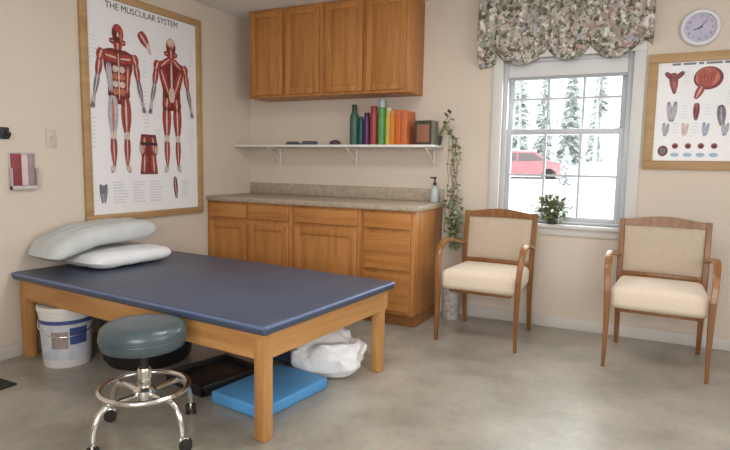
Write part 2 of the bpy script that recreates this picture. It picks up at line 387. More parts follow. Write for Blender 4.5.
# ------------------------------------------------------------------ base cabinets and worktop
def raised_door(x0, x1, z0, z1, parent, m=None):
    o = MB()
    y = -0.612
    st = 0.052
    o.box(x0, x0 + st, y - 0.02, y, z0, z1, 0.004).box(x1 - st, x1, y - 0.02, y, z0, z1, 0.004)
    o.box(x0 + st, x1 - st, y - 0.02, y, z0, z0 + st, 0.004).box(x0 + st, x1 - st, y - 0.02, y, z1 - st, z1, 0.004)
    o.box(x0 + st - 0.004, x1 - st + 0.004, y - 0.010, y, z0 + st - 0.004, z1 - st + 0.004, 0.003)
    return o.build('door', m or M['oak'], parent, 30)
def drawer(x0, x1, z0, z1, parent):
    y = -0.612
    return MB().box(x0, x1, y - 0.02, y, z0, z1, 0.006, 0, 3).build('drawer', M['oakx'], parent, 30)
def base_unit(x0, x1, label, doors, stack=False):
    t = thing('base_cabinet', label, 'cabinet', (x0, 0, 0), group=None)
    w = x1 - x0
    MB().box(0.001, w - 0.001, -0.612, -0.001, 0.1, 0.878, 0.002).build('body', M['oak'], t, 30)
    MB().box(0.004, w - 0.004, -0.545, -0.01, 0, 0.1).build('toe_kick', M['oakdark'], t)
    g = 0.03
    n = doors
    dw = (w - g * (n + 1)) / n
    for k in range(n):
        a = g + k * (dw + g); b = a + dw
        drawer(a, b, 0.742, 0.858, t)
        if stack:
            drawer(a, b, 0.435, 0.705, t); drawer(a, b, 0.125, 0.405, t)
        else:
            raised_door(a, b, 0.125, 0.705, t)
    return t
base_unit(0.0, 0.883, 'oak base cabinet with two drawers over two doors, next to the anatomy poster wall', 2)
base_unit(0.883, 1.505, 'oak base cabinet with one wide drawer over a single wide door', 1)
base_unit(1.505, 1.945, 'oak base cabinet with three stacked drawers, by the chair', 1, True)
ct = thing('worktop', 'speckled beige laminate worktop running over the oak base cabinets', 'countertop', (0, 0, 0.879))
MB().box(0.001, 1.97, -0.64, -0.001, 0, 0.04, 0.006).build('top', M['counter'], ct, 30)
MB().box(0.001, 1.955, -0.022, -0.001, 0.04, 0.142, 0.004).build('backsplash', M['counter'], ct, 30)

# wall cabinets
def wall_unit(x0, x1, label):
    t = thing('wall_cabinet', label, 'cabinet', (x0, 0, 1.775))
    w = x1 - x0; H = CZ - 1.775 - 0.002
    MB().box(0.001, w - 0.001, -0.30, -0.001, 0, H, 0.002).build('body', M['oak'], t, 30)
    g = 0.032; dw = (w - 3 * g) / 2
    for k in range(2):
        o = MB(); a = g + k * (dw + g); b2 = a + dw; y = -0.30; st = 0.05; z0, z1 = 0.02, H - 0.02
        o.box(a, a + st, y - 0.02, y, z0, z1, 0.004).box(b2 - st, b2, y - 0.02, y, z0, z1, 0.004)
        o.box(a + st, b2 - st, y - 0.02, y, z0, z0 + st, 0.004).box(a + st, b2 - st, y - 0.02, y, z1 - st, z1, 0.004)
        o.box(a + st - 0.004, b2 - st + 0.004, y - 0.009, y, z0 + st - 0.004, z1 - st + 0.004, 0.003)
        o.build('door', M['oak'], t, 30)
wall_unit(0.215, 0.975, 'two-door oak wall cabinet in the corner nearest the anatomy poster')
wall_unit(0.975, 1.745, 'two-door oak wall cabinet above the row of coloured bottles')

# wall shelf
sh = thing('wall_shelf', 'long white wall shelf above the worktop', 'shelf', (0, 0, 1.352))
MB().box(0.002, 1.935, -0.255, -0.001, 0, 0.02, 0.004).build('board', M['shelfwhite'], sh, 30)
for x in (0.35, 1.15, 1.86):
    o = MB(); o.tube([(x, -0.012, -0.16), (x, -0.012, -0.001)], 0.007, 8); o.tube([(x, -0.012, -0.008), (x, -0.21, -0.008)], 0.007, 8)
    o.tube([(x, -0.012, -0.15), (x, -0.06, -0.09), (x, -0.14, -0.045), (x, -0.20, -0.010)], 0.006, 8)
    o.build('bracket', M['shelfwhite'], sh, 40)
SZ = 1.3722

# ------------------------------------------------------------------ things on the shelf
def bottle(name, x, r, h, label, c, cap, capname, y=-0.15, neck=0.35, caph=0.03, cat='bottle'):
    t = thing(name, label, cat, (x, y, SZ), group='coloured bottles and binders on the wall shelf')
    rn = r * neck
    hb = h - caph
    MB().lathe([(0, 0), (r * .93, 0), (r, .008), (r, hb * .78), (r * .93, hb * .86), (rn * 1.15, hb * .96), (rn, hb)], 24).build('body', colour(c[0], c[1], 0.4), t, 40)
    MB().lathe([(rn * 1.12, hb), (rn * 1.12, h - .004), (rn * .9, h), (0, h)], 20).build('cap', colour(cap[0], cap[1], 0.45), t, 40)
    return t
bottle('bottle', 1.194, .037, .335, 'dark green bottle with a narrow dark cap, at the start of the coloured row', ('bottle_green', (0.035, 0.12, 0.075)), ('dark_green_cap', (0.015, 0.035, 0.022)), '', neck=.5, caph=.05)
bottle('bottle', 1.258, .024, .235, 'slim dark teal bottle between the dark green and purple bottles', ('bottle_teal', (0.01, 0.075, 0.10)), ('teal_cap', (0.008, 0.05, 0.07)), '', neck=.7, caph=.03)
bottle('bottle', 1.312, .029, .265, 'dark purple bottle with a rounded black top', ('bottle_purple', (0.075, 0.015, 0.085)), ('black_cap', (0.01, 0.006, 0.014)), '', neck=.72, caph=.03)
bottle('bottle', 1.377, .034, .318, 'brick red bottle between the purple and pale green bottles', ('bottle_red', (0.32, 0.045, 0.04)), ('dark_red_cap', (0.23, 0.035, 0.025)), '', neck=.72, caph=.035)
bottle('bottle', 1.450, .034, .375, 'bright green bottle with a tall pale blue cap', ('bottle_bright_green', (0.10, 0.34, 0.10)), ('pale_blue_cap', (0.40, 0.50, 0.55)), '', neck=.7, caph=.07)
bottle('bottle', 1.513, .028, .300, 'yellow bottle between the bright green bottle and the orange binders', ('bottle_yellow', (0.72, 0.58, 0.10)), ('pale_yellow_cap', (0.62, 0.62, 0.32)), '', neck=.75, caph=.03)
def binder(x0, x1, h, label, c):
    t = thing('binder', label, 'binder', ((x0 + x1) / 2, -0.13, SZ), group='coloured bottles and binders on the wall shelf')
    w = (x1 - x0) / 2 - 0.0008
    o = MB(); o.box(-w, w, -0.09, 0.09, 0, h, 0.006)
    o.build('cover', colour(c[0], c[1], 0.5), t, 30)
    o = MB(); o.box(-w * .7, w * .7, -0.0925, -0.088, h * .84, h * .95, 0.001); o.build('spine_band', colour(c[2], c[3], 0.5), t, 30)
binder(1.546, 1.590, .268, 'amber binder standing first among the orange binders', ('amber_binder', (0.66, 0.24, 0.035), 'amber_band', (0.60, 0.25, 0.08)))
binder(1.590, 1.645, .275, 'deep orange binder in the middle of the orange binders', ('orange_binder', (0.62, 0.135, 0.015), 'orange_band', (0.50, 0.16, 0.06)))
binder(1.645, 1.700, .270, 'reddish orange binder next to the small dark box', ('red_orange_binder', (0.60, 0.155, 0.045), 'red_orange_band', (0.50, 0.18, 0.09)))
t = thing('storage_box', 'small dark box with a reddish front panel on the wall shelf', 'box', (1.835, -0.14, SZ), math.radians(-6))
MB().box(-0.078, 0.078, -0.055, 0.055, 0, 0.19, 0.006).build('body', colour('olive_grey_box', (0.17, 0.165, 0.12), 0.6), t, 30)
o = MB(); o.box(-0.062, 0.062, -0.058, -0.054, 0.02, 0.155, 0.001); o.build('front_panel', colour('russet_panel', (0.34, 0.14, 0.09), 0.6), t, 30)
o = MB()
for a in (-0.072, 0.056): o.box(a, a + 0.016, -0.063, -0.055, 0.004, 0.186, 0.002)
o.box(-0.072, 0.072, -0.062, -0.055, 0.004, 0.022, 0.002).box(-0.072, 0.072, -0.062, -0.055, 0.166, 0.186, 0.002)
o.build('trim_frame', colour('dark_box_trim', (0.05, 0.045, 0.03), 0.6), t, 30)
t = thing('folded_strap', 'dark grey folded strap lying flat on the white shelf', 'strap', (0.665, -0.15, SZ))
o = MB(); o.box(-0.15, 0.15, -0.03, 0.03, 0, 0.014, 0.005).box(-0.13, -0.04, -0.04, 0.04, 0.001, 0.03, 0.01).box(0.03, 0.15, -0.04, 0.04, 0.001, 0.034, 0.012)
o.build('webbing', colour('slate_strap', (0.09, 0.105, 0.125), 0.7), t, 40)
t = thing('pouch', 'small dark pouch beside the folded strap on the shelf', 'pouch', (1.01, -0.15, SZ))
MB().lathe([(0, 0), (.045, 0), (.052, .012), (.045, .032), (.02, .042), (0, .043)], 20, sy=.7).build('body', colour('dark_pouch', (0.07, 0.06, 0.065), 0.7), t, 50)

# spray bottle on the worktop
t = thing('spray_bottle', 'clear pump bottle with a black top at the end of the worktop', 'bottle', (1.90, -0.09, 0.920))
MB().lathe([(0, 0), (.032, 0), (.034, .006), (.034, .085), (.028, .108), (.012, .122), (.012, .135)], 24).build('body', mat('pale_clear_plastic', (0.46, 0.53, 0.54), 0.2, noise_amt=.08, noise_scale=20), t, 40)
o = MB(); o.lathe([(.014, .133), (.014, .155), (.006, .158), (.006, .185), (.013, .187), (.013, .200), (0, .202)], 16); o.box(-.04, 0.005, -.006, .006, .188, .199, .002)
o.build('pump', M['black'], t, 40)

# ------------------------------------------------------------------ plants
def leaf(mb, p, d, L, W, mi=0, n=None):
    d = Vector(d).normalized(); a = Vector((0, 0, 1)) if abs(d.z) < .9 else Vector((1, 0, 0))
    s = d.cross(n or a).normalized(); u = s.cross(d)
    p = Vector(p)
    vs = [p, p + d * L * .35 + s * W * .5 + u * L * .05, p + d * L * .75 + s * W * .38, p + d * L, p + d * L * .75 - s * W * .38, p + d * L * .35 - s * W * .5 + u * L * .05, p + d * L * .45 - u * L * .06]
    mb.add(vs, [(0, 1, 6), (1, 2, 6), (2, 3, 6), (3, 4, 6), (4, 5, 6), (5, 0, 6)], mi)
rnd = random.Random(3)
t = thing('trailing_ivy', 'trailing green ivy hanging from the shelf end down past the worktop', 'plant', (1.945, -0.07, SZ))
MB().lathe([(0, 0), (.028, 0), (.038, .06), (.04, .075), (.033, .075), (.03, .06), (0, .06)], 20).build('pot', M['pot'], t, 40)
# (pot stands on the shelf end, just behind the box)
t.location = (1.895, -0.045, SZ)
stems = MB(); lv = MB()
for k in range(7):
    x = 0.02 + rnd.uniform(-.01, .02); y = rnd.uniform(-.02, .0)
    pts = [Vector((0, 0, .06)), Vector((.05 + x, y - .02, .13 + rnd.uniform(0, .07))), Vector((.09 + x, y - .03, .10))]
    ln = rnd.uniform(.35, .85); q = pts[-1].copy(); q.x = 0.125 + rnd.uniform(-.02, .06)
    n = int(ln / .05)
    for i in range(n):
        q = q + Vector((rnd.uniform(-.016, .017), rnd.uniform(-.012, .010), -.05)); q.y = min(-.0, max(-.14, q.y)); q.x = max(.115, min(.20, q.x)); pts.append(q.copy())
    stems.tube(pts, .0022, 5)
    for i, p in enumerate(pts[1:]):
        dens = 1 if p.z > -.35 else 2
        for j in range(dens):
            if rnd.random() < .62:
                leaf(lv, p, (rnd.uniform(-.2, 1), rnd.uniform(-1, .2), rnd.uniform(-.9, .4)), rnd.uniform(.03, .052), rnd.uniform(.025, .042), rnd.choice((0, 0, 1)))
for k in range(210):   # thicker leafy mass beside the worktop end
    p = (rnd.uniform(.13, .225), rnd.uniform(-.14, -.0), rnd.uniform(-.80, -.42))
    leaf(lv, p, (rnd.uniform(-.2, 1), rnd.uniform(-1, .2), rnd.uniform(-.8, .5)), rnd.uniform(.035, .06), rnd.uniform(.02, .034), rnd.choice((1, 1, 0)))
for p in ((.09, -.03, .22), (.115, -.04, .245), (.12, -.04, .21), (.08, -.03, .165)):
    leaf(lv, p, (rnd.uniform(-.3, .6), -.4, rnd.uniform(-.3, .6)), .05, .036, 0); stems.tube([(0.02, -.01, .06), (p[0] * .7, p[1], p[2] * .8), p], .002, 5)
stems.build('stems', M['stem'], t); lv.build('leaves', [M['leaf'], M['leaf2']], t)

t = thing('window_plant', 'bushy green potted plant on the white window sill', 'plant', (2.805, -0.005, WZ0))
MB().lathe([(0, 0), (.034, 0), (.046, .07), (.048, .085), (.04, .085), (.038, .07), (0, .07)], 22).build('pot', M['pot'], t, 40)
st = MB(); lv = MB()
for k in range(300):
    a = rnd.uniform(0, 2 * PI); ph = rnd.uniform(-.55, 1.1); r = rnd.uniform(.35, 1)
    p = Vector((math.cos(a) * math.cos(ph) * .105 * r, -.04 + math.sin(a) * math.cos(ph) * .06 * r, .095 + math.sin(ph) * .125 * r))
    p.y = min(p.y, .02)
    if p.z < .01: p.y = min(p.y, -.058)
    d = Vector((p.x * 8 + rnd.uniform(-.5, .5), (p.y + .03) * 6 - .25, (p.z - .09) * 6 + rnd.uniform(-.4, .5)))
    leaf(lv, p, d, rnd.uniform(.035, .06), rnd.uniform(.016, .028), rnd.choice((0, 0, 0, 1)))
for (dx, dz) in ((-.13, .13), (-.11, .09), (.14, .12), (.12, .05), (.1, .17), (-.06, .2), (.03, .21), (-.14, .15), (.15, .15)):
    st.tube([(0, -.01, .07), (dx * .5, -.03, .08 + dz * .5), (dx, -.045, dz)], .0018, 5)
    for u in (.5, .7, .9, 1):
        leaf(lv, (dx * u, -.04, .07 + (dz - .07) * u), (dx * 4 + rnd.uniform(-.4, .4), -.2, rnd.uniform(-.5, .6)), .045, .02, rnd.choice((0, 1)))
st.build('stems', M['stem'], t); lv.build('leaves', [M['leafdark'], M['leaf2']], t)

# ------------------------------------------------------------------ valance and shade
t = thing('window_valance', 'floral balloon valance gathered across the top of the window', 'curtain', (0, 0, 0))
NX, NZ = 220, 30
X0, X1 = 2.215, 3.405
def bottom(x):
    u = (x - X0) / (X1 - X0)
    pts = [(0, 1.955), (.07, 1.95), (.115, 1.985), (.155, 2.0)]
    if u < .10: return 1.96 + .10 * (u / .10) ** 2 * .25
    if u > .93: return 2.055 + .03 * math.sin((u - .93) / .07 * PI)
    segs = [(.10, .42, .115), (.42, .665, .10), (.665, .93, .105)]
    for a, b2, d in segs:
        if a <= u <= b2:
            k = (u - a) / (b2 - a); return 2.085 - d * (math.sin(PI * k)) ** .7
    return 2.0
vs, fs = [], []
for j in range(NZ + 1):
    for i in range(NX + 1):
        x = X0 + (X1 - X0) * i / NX; k = j / NZ; zb = bottom(x); zt = 2.47
        z = zt + (zb - zt) * k
        fold = math.sin(x * 75 + 2.2 * math.sin(x * 9)) * .012 * (1 - .55 * k) + .010 * noise.noise(Vector((x * 22, z * 9, 0)))
        puff = .055 * math.sin(PI * min(1, k * 1.02)) ** .8 + .035 * max(0, k - .35) * (1 + .8 * math.sin(x * 16)) - .05 * max(0, k - .88) / .12
        vs.append((x, -.052 - puff + fold, z))
for j in range(NZ):
    for i in range(NX):
        a = j * (NX + 1) + i; fs.append((a, a + 1, a + NX + 2, a + NX + 1))
o = MB().add(vs, fs).build('fabric', M['floral'], t, 80)
sm = o.modifiers.new('thick', 'SOLIDIFY'); sm.thickness = .004
MB().tube([(X0 - .01, -.042, 2.47), (X1 + .01, -.042, 2.47)], .012, 12).build('rod', M['shelfwhite'], t, 40)
for x in (X0 + .01, X1 - .01): MB().box(x - .012, x + .012, -.05, -.0005, 2.452, 2.488, .003).build('rod_bracket', M['shelfwhite'], t, 30)
t = thing('roller_shade', 'white roller shade pulled almost fully up behind the floral valance', 'shade', (0, 0, 0))
MB().box(WX0 + .037, WX1 - .037, .020, .026, 1.885, 1.988, .001).build('cloth', M['shade'], t, 30)
MB().box(WX0 + .037, WX1 - .037, .014, .032, 1.862, 1.886, .005).build('hem_bar', M['shadebar'], t, 30)
MB().tube([(WX0 + .037, .04, 1.97), (WX1 - .037, .04, 1.97)], .018, 14).build('roller', M['shade'], t, 40)

# ------------------------------------------------------------------ wall clock
t = thing('wall_clock', 'round white wall clock with a lavender face above the small framed chart', 'clock', (3.675, 0, 2.142), rot=WALL_B)
MB().lathe([(.085, 0.001), (.118, 0.001), (.121, .012), (.116, .026), (.105, .032), (.094, .028), (.090, .014), (.088, .001), (.085, .001)], 48, caps=False).build('rim', M['clockrim'], t, 50)
MB().disc(0, 0, .092, .001, .014, seg=48).build('face', M['clockface'], t)
def text_mesh(s, size, name, m, parent, loc, sx=1.0, align='CENTER'):
    cu = bpy.data.curves.new(name, 'FONT'); cu.body = s; cu.size = size; cu.align_x = align; cu.align_y = 'CENTER'; cu.extrude = 0.0006; cu.resolution_u = 3
    tmp = bpy.data.objects.new(name, cu); COL.objects.link(tmp)
    bpy.context.view_layer.update()
    me = bpy.data.meshes.new_from_object(tmp.evaluated_get(bpy.context.evaluated_depsgraph_get()))
    bpy.data.objects.remove(tmp, do_unlink=True)
    me.materials.clear(); me.materials.append(m)
    for v in me.vertices: v.co.x *= sx
    o = bpy.data.objects.new(name, me); COL.objects.link(o); o.parent = parent; o.location = loc
    return o
for h in range(1, 13):
    a = PI / 2 - h * PI / 6
    text_mesh(str(h), .026, 'numeral', M['greyink'], t, (.072 * math.cos(a), .072 * math.sin(a), .0152))
for (nm, L, wd, ang) in (('hour_hand', .042, .007, 200), ('minute_hand', .062, .005, 52)):
    a = math.radians(ang); d = Vector((math.cos(a), math.sin(a))); n_ = Vector((-d.y, d.x))
    z = .0165 if nm[0] == 'h' else .0185
    q = [d * -.014 + n_ * wd / 2, d * -.014 - n_ * wd / 2, d * L - n_ * wd / 4, d * L + n_ * wd / 4]
    MB().prism([tuple(p) for p in q], z, z + .0012).build(nm, M['ink'], t)

# ------------------------------------------------------------------ framed charts
def frame_bars(hw, hh, fw, d0, d1, parent):
    o = MB()
    o.box(-hw, hw, hh - fw, hh, d0, d1, .004).box(-hw, hw, -hh, -hh + fw, d0, d1, .004)
    o.box(-hw, -hw + fw, -hh + fw, hh - fw, d0, d1 - .001, .003).box(hw - fw, hw, -hh + fw, hh - fw, d0, d1 - .001, .003)
    return o.build('frame', M['frame'], parent, 30)
PCY, PCZ = -1.2575, 1.5755
P = thing('muscle_poster', 'large oak-framed muscle anatomy poster of two red figures above the table', 'poster', (0, PCY, PCZ), rot=WALL_L)
frame_bars(.5635, .7965, .052, .001, .030, P)
MB().box(-.515, .515, -.748, .748, .001, .012).build('sheet', M['sheet'], P)
ZS = .0125
text_mesh('THE MUSCULAR SYSTEM', .062, 'title', M['ink'], P, (-.02, .703, ZS), 1.0)
def W(y, z): return Vector((y - PCY, z - PCZ))
def limb(o, p, q, w1, w2, lay, mats=(0, 1, 2)):
    z = ZS + lay * .0006
    p = Vector(p); q = Vector(q); n = Vector((-(q - p).y, (q - p).x)).normalized()
    o.spindle(p - (q - p) * .06, q + (q - p) * .05, w1, z, z + .0005, mats[1], w2, 9)
    for k, (off, ww, mi) in enumerate(((-.28, .34, mats[0]), (.24, .40, mats[0]), (-.02, .18, mats[2]))):
        o.spindle(p + n * w1 * off, q + n * w2 * off, w1 * ww, z + .0005, z + .0008 + k * .0001, mi, w2 * ww, 7)
def figure(cx, top, h, name, back):
    # muscle figure; coordinates relative to height
    o = MB()
    def Q(x, y): return (cx + x * h, top - y * h)
    A, Bm = (0, 1, 2), (3, 4, 2)
    left = Bm if not back else A
    limb(o, Q(-.06, .115), Q(.06, .115), .05 * h, .05 * h, 0, A)
    limb(o, Q(0, .09), Q(0, .175), .065 * h, .075 * h, 1)                         # neck
    # torso
    z = ZS + .0006 * 2
    o.prism([Q(-.125, .185), Q(-.06, .165), Q(.06, .165), Q(.125, .185), Q(.115, .29), Q(.085, .38), Q(.09, .47), Q(.05, .53), Q(-.05, .53), Q(-.09, .47), Q(-.085, .38), Q(-.115, .29)], z, z + .0005, 1)
    if back:
        for s in (-1, 1):
            limb(o, Q(s * .012, .15), Q(s * .10, .215), .05 * h, .05 * h, 3)
            limb(o, Q(s * .10, .24), Q(s * .025, .42), .085 * h, .04 * h, 4)
            limb(o, Q(s * .045, .44), Q(s * .055, .535), .09 * h, .085 * h, 4)
        o.spindle(Q(0, .17), Q(0, .45), .02 * h, ZS + .0036, ZS + .0042, 2)
        o.spindle(Q(0, .36), Q(0, .47), .06 * h, ZS + .0034, ZS + .0038, 2)
    else:
        for s in (-1, 1):
            m_ = left if s < 0 else A
            limb(o, Q(s * .012, .225), Q(s * .115, .215), .075 * h, .06 * h, 3, m_ if s > 0 else (0, 1, 2))
            for k in range(4): o.spindle(Q(s * .028, .275 + .05 * k), Q(s * .028, .318 + .05 * k), .045 * h, ZS + .003, ZS + .0034, 2 if k % 2 == 0 else 5)
            limb(o, Q(s * .08, .27), Q(s * .065, .45), .055 * h, .04 * h, 3, m_)
        o.spindle(Q(0, .19), Q(0, .50), .012 * h, ZS + .0034, ZS + .0040, 2)
    for s in (-1, 1):
        m_ = left if s < 0 else A
        limb(o, Q(s * .125, .185), Q(s * .15, .25), .075 * h, .06 * h, 4, A)     # deltoid
        limb(o, Q(s * .145, .24), Q(s * .165, .36), .058 * h, .045 * h, 3, A)   # upper arm
        limb(o, Q(s * .165, .36), Q(s * .195, .485), .05 * h, .028 * h, 4, (4, 1, 2) if s > 0 else (4, 3, 2))
        limb(o, Q(s * .195, .485), Q(s * .21, .555), .035 * h, .02 * h, 3, (3, 4, 2))   # hand
        for k in (-1, 0, 1): o.spindle(Q(s * (.205 + .008 * k), .53), Q(s * (.212 + .014 * k), .572), .010 * h, ZS + .0026, ZS + .003, 4)
        limb(o, Q(s * .052, .49), Q(s * .055, .73), .10 * h, .065 * h, 4, (3, 3, 5) if (s < 0 and not back) else A)   # thigh
        limb(o, Q(s * .055, .715), Q(s * .056, .765), .05 * h, .045 * h, 5, (2, 3, 2))
        limb(o, Q(s * .056, .76), Q(s * .055, .94), .068 * h, .034 * h, 4, A)
        limb(o, Q(s * .054, .94), Q(s * .075, .99), .04 * h, .034 * h, 5, (2, 1, 3))
    # head
    z = ZS + .0006 * 5
    o.disc(*Q(0, .062), .047 * h, z, z + .0005, 1, .062 * h)
    o.disc(*Q(0, .04), .040 * h, z + .0005, z + .0007, 5 if back else 0, .035 * h)
    if back:
        o.disc(*Q(0, .032), .036 * h, z + .0007, z + .0009, 2, .028 * h); limb(o, Q(0, .075), Q(0, .15), .05 * h, .05 * h, 6)
    else:
        for s in (-1, 1):
            o.spindle(Q(s * .028, .03), Q(s * .022, .11), .026 * h, z + .0007, z + .0010, 5 if s > 0 else 1)
            o.disc(*Q(s * .018, .058), .008 * h, z + .0010, z + .0012, 6)
        o.spindle(Q(0, .055), Q(0, .085), .016 * h, z + .0010, z + .0012, 2); o.spindle(Q(-.018, .098), Q(.018, .098), .012 * h, z + .0010, z + .0012, 6)
    return o.build(name, [M['red1'], M['red2'], M['tendon'], M['boneink'], M['greyink'], M['red3'], M['ink']], P)
figure(W(-1.520, 0).x, W(0, 2.165).y, 1.05, 'front_muscle_figure', False)
figure(W(-1.020, 0).x, W(0, 2.165).y, 1.05, 'back_muscle_figure', True)
RM = [M['red1'], M['red2'], M['tendon'], M['boneink'], M['greyink'], M['red3'], M['ink'], M['blueink'], M['caption']]
o = MB(); c = W(-1.285, 2.10)      # face detail
limb(o, (c.x - .035, c.y + .045), (c.x + .045, c.y - .05), .10, .05, 0); limb(o, (c.x + .03, c.y - .02), (c.x + .06, c.y - .09), .04, .03, 1, (2, 3, 2))
o.build('head_detail', RM, P)
o = MB(); c = W(-1.262, 1.26)      # torso detail
o.prism([(c.x - .07, c.y + .15), (c.x + .07, c.y + .15), (c.x + .085, c.y + .07), (c.x + .07, c.y - .02), (c.x + .085, c.y - .15), (c.x - .085, c.y - .15), (c.x - .07, c.y - .02), (c.x - .085, c.y + .07)], ZS, ZS + .0005, 1)
for s in (-1, 1):
    limb(o, (c.x + s * .04, c.y + .13), (c.x + s * .05, c.y + .01), .06, .05, 1); limb(o, (c.x + s * .04, c.y + .0), (c.x + s * .05, c.y - .14), .06, .06, 1)
    limb(o, (c.x + s * .08, c.y + .08), (c.x + s * .07, c.y + .0), .03, .03, 2, (2, 1, 5))
o.box(c.x - .075, c.x + .075, c.y + .068, c.y + .09, ZS + .002, ZS + .0025, 0, 6)
o.build('torso_detail', RM, P)
o = MB(); c = W(-1.675, .985)
for s in (-1, 1): limb(o, (c.x + s * .022, c.y + .05), (c.x + s * .01, c.y - .07), .036, .02, 0, (4, 6, 3))
o.disc(c.x, c.y + .02, .03, ZS + .001, ZS + .0016, 4); o.build('hip_bone_detail', RM, P)
o = MB(); c = W(-1.0, 1.0); limb(o, (c.x, c.y + .08), (c.x + .012, c.y - .08), .05, .035, 0, (1, 4, 2)); o.build('leg_detail', RM, P)
o = MB()
for (yc, n_, wd) in ((-1.53, 8, .13), (-1.36, 8, .12), (-1.19, 8, .14), (-.88, 7, .10)):
    for k in range(n_):
        q = W(yc, 1.055 - k * .021); ww = wd * rnd.uniform(.6, 1)
        o.box(q.x - wd / 2, q.x - wd / 2 + ww, q.y - .004, q.y + .004, ZS, ZS + .0005)
for (yc, z0, n_) in ((-1.72, 2.05, 6), (-1.74, 1.50, 8), (-1.285, 1.95, 5), (-1.285, 1.75, 7), (-1.28, 1.55, 5), (-.80, 2.1, 5), (-.81, 1.45, 8), (-1.17, 1.45, 4)):
    for k in range(n_):
        q = W(yc, z0 - k * .028); ww = rnd.uniform(.03, .055)
        o.box(q.x - ww / 2, q.x + ww / 2, q.y - .003, q.y + .003, ZS, ZS + .0005)
o.build('caption_lines', M['caption'], P)['kind'] = 'stuff'

QX, QZ = 3.700, 1.599
P2 = thing('organ_chart', 'small oak-framed anatomy chart of organs below the round clock', 'poster', (QX, 0, QZ), rot=WALL_B)
frame_bars(.312, .387, .060, .001, .026, P2)
MB().box(-.256, .256, -.330, .330, .001, .012).build('sheet', M['sheet'], P2)
def V2(x, z): return Vector((x - QX, z - QZ))
o = MB(); q = V2(3.545, 1.80)
limb(o, (q.x - .005, q.y + .05), (q.x + .008, q.y - .075), .07, .03, 0, (0, 1, 4)); limb(o, (q.x - .05, q.y + .06), (q.x, q.y + .01), .035, .03, 1, (1, 4, 0)); limb(o, (q.x + .055, q.y + .06), (q.x, q.y + .01), .035, .03, 1, (1, 4, 0))
o.build('kidney_drawing', RM, P2)
o = MB(); q = V2(3.745, 1.815)
o.disc(q.x, q.y, .085, ZS, ZS + .0005, 1, .075); o.disc(q.x - .005, q.y + .005, .070, ZS + .0005, ZS + .001, 5, .062)
for k in range(5): limb(o, (q.x - .05 + k * .022, q.y + .05), (q.x - .045 + k * .014, q.y - .06), .022, .018, 1, (0, 0, 5))
limb(o, (q.x - .03, q.y - .05), (q.x - .065, q.y - .13), .055, .035, 2, (0, 1, 2)); o.build('heart_drawing', RM, P2)
o = MB(); q = V2(3.545, 1.60); limb(o, (q.x - .02, q.y + .06), (q.x - .005, q.y - .06), .035, .03, 0, (3, 4, 3)); limb(o, (q.x + .02, q.y + .06), (q.x + .008, q.y - .06), .035, .03, 1, (3, 4, 3)); o.build('pelvis_drawing', RM, P2)
o = MB(); q = V2(3.69, 1.60); limb(o, (q.x, q.y + .05), (q.x, q.y - .055), .045, .03, 0, (1, 4, 0)); o.build('vessel_drawing', RM, P2)
o = MB(); q = V2(3.83, 1.57); limb(o, (q.x, q.y + .06), (q.x + .01, q.y - .06), .06, .04, 0, (4, 1, 3)); o.build('joint_drawing', RM, P2)
for (x, mts) in ((3.515, (3, 4, 3)), (3.63, (2, 2, 3)), (3.75, (7, 4, 3)), (3.86, (3, 4, 7))):
    o = MB(); q = V2(x, 1.48); limb(o, (q.x - .01, q.y + .04), (q.x - .004, q.y - .04), .03, .022, 0, mts); limb(o, (q.x + .016, q.y + .035), (q.x + .006, q.y - .035), .022, .016, 1, mts); o.build('tissue_drawing', RM, P2)
o = MB(); q = V2(3.508, 1.337); o.disc(q.x, q.y, .031, ZS, ZS + .0005, 1, .036); o.disc(q.x, q.y, .019, ZS + .0005, ZS + .001, 4, .022); o.build('section_drawing', RM, P2)
for x in (3.58, 3.657, 3.732, 3.808):
    o = MB(); q = V2(x, 1.371); o.disc(q.x, q.y, .019, ZS, ZS + .0005, 0); o.disc(q.x, q.y - .003, .011, ZS + .0005, ZS + .001, 6); o.build('cell_drawing', RM, P2)
    o = MB(); q = V2(x, 1.312); o.disc(q.x, q.y, .026, ZS, ZS + .0005, 7, .014); o.build('blue_cell_drawing', RM, P2)
o = MB(); x = 3.53
for ww in (.05, .075, .03, .09, .06, .05):
    q = V2(x, 1.913); o.box(q.x, q.x + ww, q.y - .007, q.y + .007, ZS, ZS + .0005); x += ww + .014
    if x > 3.86: break
o.build('heading_strokes', M['greyink'], P2)['kind'] = 'stuff'
o = MB()
for (x, z0, n_) in ((3.62, 1.86, 5), (3.62, 1.64, 5), (3.755, 1.64, 4), (3.575, 1.52, 4), (3.69, 1.52, 4), (3.88, 1.75, 6)):
    for k in range(n_):
        q = V2(x, z0 - k * .02); o.box(q.x - .02, q.x + .02, q.y - .002, q.y + .002, ZS, ZS + .0005)
o.build('caption_lines', M['caption'], P2)['kind'] = 'stuff'

